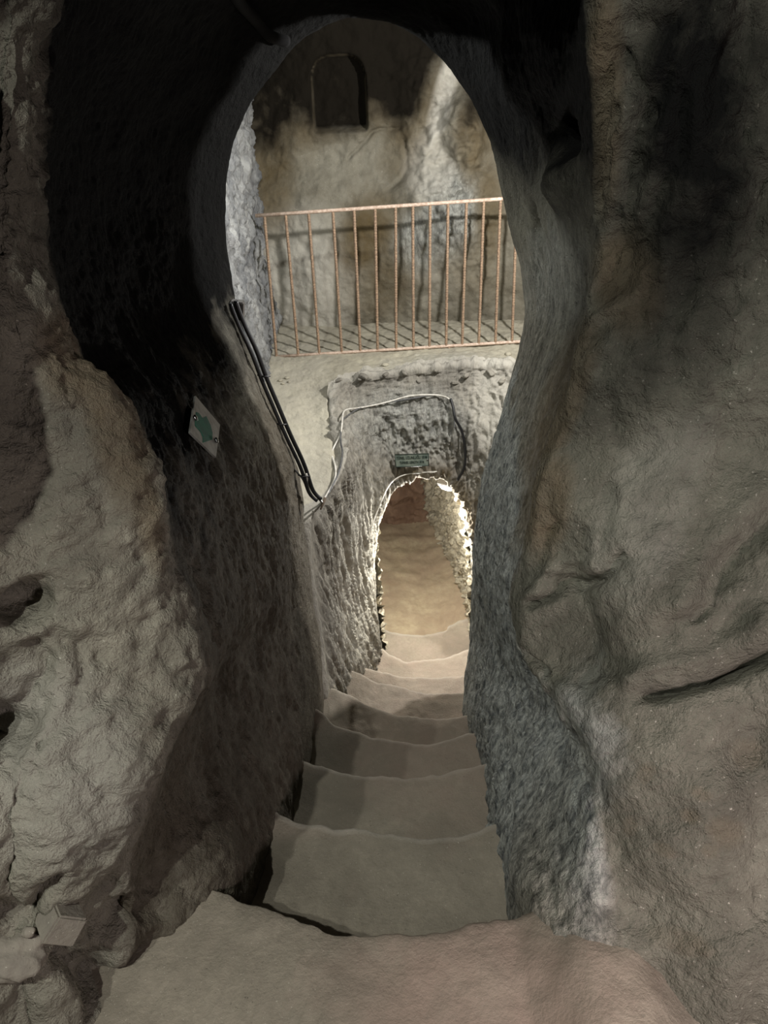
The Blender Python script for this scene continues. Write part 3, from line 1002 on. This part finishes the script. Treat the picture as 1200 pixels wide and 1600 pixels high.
cable('cable', [on(BP, x, y, .02) for x, y in ((700, 621), (712, 634), (718, 652), (721, 680), (720, 710), (717, 735), (713, 757))], 0.0085, M_black,
      'black cable hanging down the rock right of the plaque to the tunnel lamp')
cable('cable', [on(BP, x, y, .012) for x, y in ((676, 741), (655, 742), (636, 747), (622, 755), (611, 768), (602, 785), (595, 803), (589, 822), (585, 842))], 0.004, M_white,
      'white cable following the left rim of the tunnel mouth')
bm = bmesh.new()
tube_mesh(bm, [PY(508, 778, 3.15), PY(505, 786, 3.13), PY(501, 796, 3.10)], [0.008, 0.007, 0.004], 8)
tag(bm_object('wooden_peg', bm, M_wood), 'short brown peg under the lowest bend of the cables', 'peg')
# ties around the pair of black cables
for x, y in ((414, 585), (441, 660), (477, 741)):
    bm = bmesh.new()
    c = PY(x - 2, y + 2, 2.925)
    tube_mesh(bm, [c + np.array([-.024, 0, .004]), c + np.array([0, -.012, 0]), c + np.array([.026, 0, -.004])], 0.0035, 6)
    tag(bm_object('cable_tie', bm, M_black), {585: 'black cable tie on the black cables just below the railing', 660: 'black cable tie halfway down the black cables', 741: 'lowest black cable tie, just above the bend of the cables'}[y], 'cable tie', 'cable ties on the black cables')
# dark box at the jamb
c = PY(371, 484, 2.98)
bm = bmesh.new()
bmesh.ops.create_cube(bm, size=1.0, matrix=Matrix.Translation(c) @ Matrix.Rotation(.15, 4, 'Y') @ Matrix.Diagonal((.05, .05, .07, 1)))
bmesh.ops.bevel(bm, geom=bm.edges[:], offset=.004, segments=2, affect='EDGES')
tag(bm_object('junction_box', bm, M_box, None, False), 'small dark junction box at the top of the black cables', 'junction box')
# sooty pipe under the crown
bm = bmesh.new()
tube_mesh(bm, curve_pts([on(SOFFIT, x, y, .03) for x, y in ((362, -40), (378, 0), (402, 38), (422, 60), (436, 64), (452, 72))], .015), .018, 12)
tag(bm_object('pipe', bm, M_pipe), 'dark bent pipe under the ceiling left of the arch top', 'pipe')

# ------------------------------------------------------------------ signs
def plane_hit(c, n, px, py):
    r = ray(px, py)
    return EYE + r * (((c - EYE) @ n) / (r @ n))


def slab(bm, pts, n, th):
    f = [bm.verts.new(p + n * th) for p in pts]
    b = [bm.verts.new(p) for p in pts]
    bm.faces.new(f)
    bm.faces.new(b[::-1])
    k = len(pts)
    for i in range(k):
        bm.faces.new((f[i], b[i], b[(i + 1) % k], f[(i + 1) % k]))


def screw(name, c, n, r, parent, mat=M_screw):
    n = np.asarray(n) / np.linalg.norm(n)
    bm = bmesh.new()
    m = Matrix.Translation(c) @ Vector(n).to_track_quat('Z', 'Y').to_matrix().to_4x4()
    bmesh.ops.create_uvsphere(bm, u_segments=16, v_segments=8, radius=r, matrix=m @ Matrix.Diagonal((1, 1, .6, 1)))
    return bm_object(name, bm, mat, parent)


diamond = [(302.7, 619.5), (341, 664.8), (334.6, 715.8), (294.2, 676.9)]
pts3 = np.array([find_pt(AP, x + dx, y + dy) for x, y in diamond + [(318, 668)] for dx in (-6, 0, 6) for dy in (-6, 0, 6)])
pc = pts3.mean(0)
sn = np.linalg.svd(pts3 - pc)[2][2]
if sn @ (EYE - pc) < 0:
    sn = -sn
pc = pc + sn * (0.5 * max((pts3 - pc) @ sn) + 0.010)
sign = empty('direction_sign', tuple(pc), 'diamond-shaped marbled sign with a green arrow on the dark left wall', 'sign')
bm = bmesh.new()
slab(bm, [plane_hit(pc, sn, x, y) for x, y in diamond], sn, .006)
bm_object('plate', bm, M_marble, sign, False)
arrow = [(306.5, 644), (310.5, 645.5), (316, 653.5), (321.8, 650.5), (328.5, 664), (331.6, 676), (331.2, 687.2), (316.8, 691.8), (317, 683), (313.5, 675.5), (304.6, 665.5), (304.8, 655)]
bm = bmesh.new()
pa = pc + sn * .006
slab(bm, [plane_hit(pa, sn, x, y) for x, y in arrow], sn, .0012)
bm_object('arrow', bm, M_green, sign, False)
for x, y in ((303.5, 653.5), (336.5, 688.5)):
    screw('screw', plane_hit(pa, sn, x, y) + sn * .004, sn, .009, sign)

pq = [(617.0, 710.5), (669.6, 708.6), (670, 727.6), (618.6, 730)]
pts3 = np.array([find_pt(BP, x, y) for x, y in pq + [(643, 719), (630, 715), (655, 722)]])
pc = pts3.mean(0)
pn = np.array([0, -1.0, 0.05]); pn /= np.linalg.norm(pn)
pc = pc + pn * (max((pts3 - pc) @ pn) + .008)
plaque = empty('tunnel_plaque', tuple(pc), 'small grey-green plaque with two lines of text above the tunnel mouth', 'plaque')
bm = bmesh.new()
slab(bm, [plane_hit(pc, pn, x, y) for x, y in pq], pn, .006)
bm_object('plate', bm, M_plaque, plaque, False)
bm = bmesh.new()
fr = [plane_hit(pc + pn * .007, pn, x, y) for x, y in pq]
for a, b in zip(fr, fr[1:] + fr[:1]):
    tube_mesh(bm, [a, b], .0022, 6)
bm_object('border', bm, M_ink, plaque)


def text(body, px, py, width_px, parent):
    cu = bpy.data.curves.new('lettering', 'FONT')
    cu.body = body
    cu.align_x = 'CENTER'
    cu.align_y = 'CENTER'
    cu.extrude = .0004
    cu.offset = 0.012
    o = bpy.data.objects.new('lettering', cu)
    COL.objects.link(o)
    bpy.context.view_layer.update()
    a, b = plane_hit(pc + pn * .0075, pn, px - width_px / 2, py + 1.0 * width_px / 52), plane_hit(pc + pn * .0075, pn, px + width_px / 2, py - 1.0 * width_px / 52)
    xd = Vector(b - a)
    s = xd.length / max(o.dimensions.x, 1e-6)
    xd.normalize()
    zd = Vector(pn)
    yd = zd.cross(xd).normalized()
    c = Vector((a + b) / 2)
    h = s * 1.55
    mw = Matrix(((xd.x * s, yd.x * h, zd.x, c.x), (xd.y * s, yd.y * h, zd.y, c.y), (xd.z * s, yd.z * h, zd.z, c.z), (0, 0, 0, 1)))
    dg = bpy.context.evaluated_depsgraph_get()
    me = bpy.data.meshes.new_from_object(o.evaluated_get(dg))
    bpy.data.objects.remove(o)
    me.transform(mw)
    return finish('lettering', me, M_ink, parent, False)


text('TÜNEL UZUNLUĞU 10 M', 643.5, 715.4, 48, plaque)
text('TUNNEL LENGTH 10 M', 643.5, 722.6, 38, plaque)
screw('screw', plane_hit(pc + pn * .008, pn, 667.8, 718.5), pn, .0055, plaque)

# ------------------------------------------------------------------ tunnel lamp
lc = PY(697, 762, 4.70)
tl = empty('tunnel_lamp', tuple(lc), 'glaring white lamp under the top right rim of the tunnel mouth', 'lamp')
aim = Vector((-0.35, -0.55, -0.75)).normalized()
m = Matrix.Translation(lc) @ aim.to_track_quat('-Z', 'Y').to_matrix().to_4x4()
bm = bmesh.new()
bmesh.ops.create_cube(bm, size=1.0, matrix=m @ Matrix.Translation((0, 0, .02)) @ Matrix.Diagonal((.11, .10, .04, 1)))
bmesh.ops.bevel(bm, geom=bm.edges[:], offset=.006, segments=2, affect='EDGES')
bm_object('housing', bm, M_box, tl, False)
bm = bmesh.new()
bmesh.ops.create_uvsphere(bm, u_segments=24, v_segments=12, radius=1.0, matrix=m @ Matrix.Diagonal((.046, .042, .016, 1)))
t = NT('lamp_glow')
t.b.inputs['Emission Color'].default_value = (1, .98, .95, 1)
t.b.inputs['Emission Strength'].default_value = 40
bm_object('lens', bm, t.m, tl)

# ------------------------------------------------------------------ loose stones and pebbles
def stone(name, c, size, mat, label, group=None, seed=0, rot=(0, 0, 0), cuts=3, blocky=0.0, cat='stone'):
    bm = bmesh.new()
    bmesh.ops.create_icosphere(bm, subdivisions=cuts, radius=1.0)
    rs = np.random.RandomState(seed)
    P = np.array([v.co[:] for v in bm.verts])
    if blocky:
        s = np.max(np.abs(P), axis=1, keepdims=True)
        P = P * (1 - blocky) + P / s * blocky * .8
    P = P * (1 + .18 * fbm(P, 1.3, 3, .6, seed * 7.7)[:, None])
    R = (Matrix.Rotation(rot[2], 3, 'Z') @ Matrix.Rotation(rot[1], 3, 'Y') @ Matrix.Rotation(rot[0], 3, 'X'))
    for v, p in zip(bm.verts, P):
        v.co = R @ Vector((p[0] * size[0], p[1] * size[1], p[2] * size[2])) + Vector(c)
    return tag(bm_object(name, bm, mat), label, cat, group)


bm = bmesh.new()
c = on(AP, 94, 1434, .012)
bmesh.ops.create_cube(bm, size=1.0, matrix=Matrix.Translation(c) @ Matrix.Rotation(.75, 4, 'Y') @ Matrix.Rotation(-.55, 4, 'X') @ Matrix.Rotation(.35, 4, 'Z') @ Matrix.Diagonal((.060, .080, .052, 1)))
for v in bm.verts:
    v.co += Vector((random.uniform(-.005, .005), random.uniform(-.005, .005), random.uniform(-.005, .005)))
bmesh.ops.bevel(bm, geom=bm.edges[:], offset=.0035, segments=2, affect='EDGES')
tag(bm_object('stone', bm, M_stone, None, False), 'squared pale stone block wedged at the foot of the left wall', 'stone')
stone('stone', on(AP, 22, 1490, .01), (.055, .045, .035), M_stone, 'rounded stone at the left edge below the squared block', seed=5, rot=(.1, .3, .2), cuts=4, blocky=.3)
stone('stone', on(AP, 48, 1460, .006), (.012, .01, .01), M_stone, 'small chip between the squared block and the rounded stone', seed=9, cuts=3)
peb = [(600, 563, .022, 'pale stone on the ledge just under the middle of the railing'), (792, 546, .026, 'flat pale stone under the right end of the railing'),
       (690, 561, .018, 'small flat stone on the ledge right of the middle of the railing'), (437, 587, .016, 'left pebble of the heap on the pale ledge'), (446, 583, .018, 'top pebble of the heap on the pale ledge'),
       (452, 589, .013, 'right pebble of the heap on the pale ledge'), (443, 592, .012, 'lowest pebble of the heap on the pale ledge'), (613, 583, .02, 'lump of stone on the broken rim above the cable'),
       (660, 568, .010, 'tiny pebble on the ledge in front of the railing')]
for i, (x, y, r, lb) in enumerate(peb):
    c = find_pt(LP, x, y)
    stone('pebble', c + np.array([0, 0, r * .25]), (r, r * .8, r * .55), M_ledge, lb, 'pebbles on the ledge', seed=20 + i, rot=(0, 0, i), cuts=3, cat='pebble')

# broken chips along the rim of the stair pit
for i in range(11):
    x = 532 + i * 25 + random.uniform(-8, 8)
    y = 590 - 8 * math.sin(math.pi * i / 10) + random.uniform(-4, 12)
    c = on(BP, x, y, -.004)
    r = random.uniform(.014, .030)
    stone('stone_chip', c, (r * 1.3, r * .8, r * .6), M_pit, 'jagged grey chip lodged in the crumbled rim above the cable arch', 'chips along the crumbled rim', seed=60 + i, rot=(random.uniform(-.6, .6), random.uniform(-.6, .6), i * 1.3), cuts=3, cat='stone', blocky=.8)
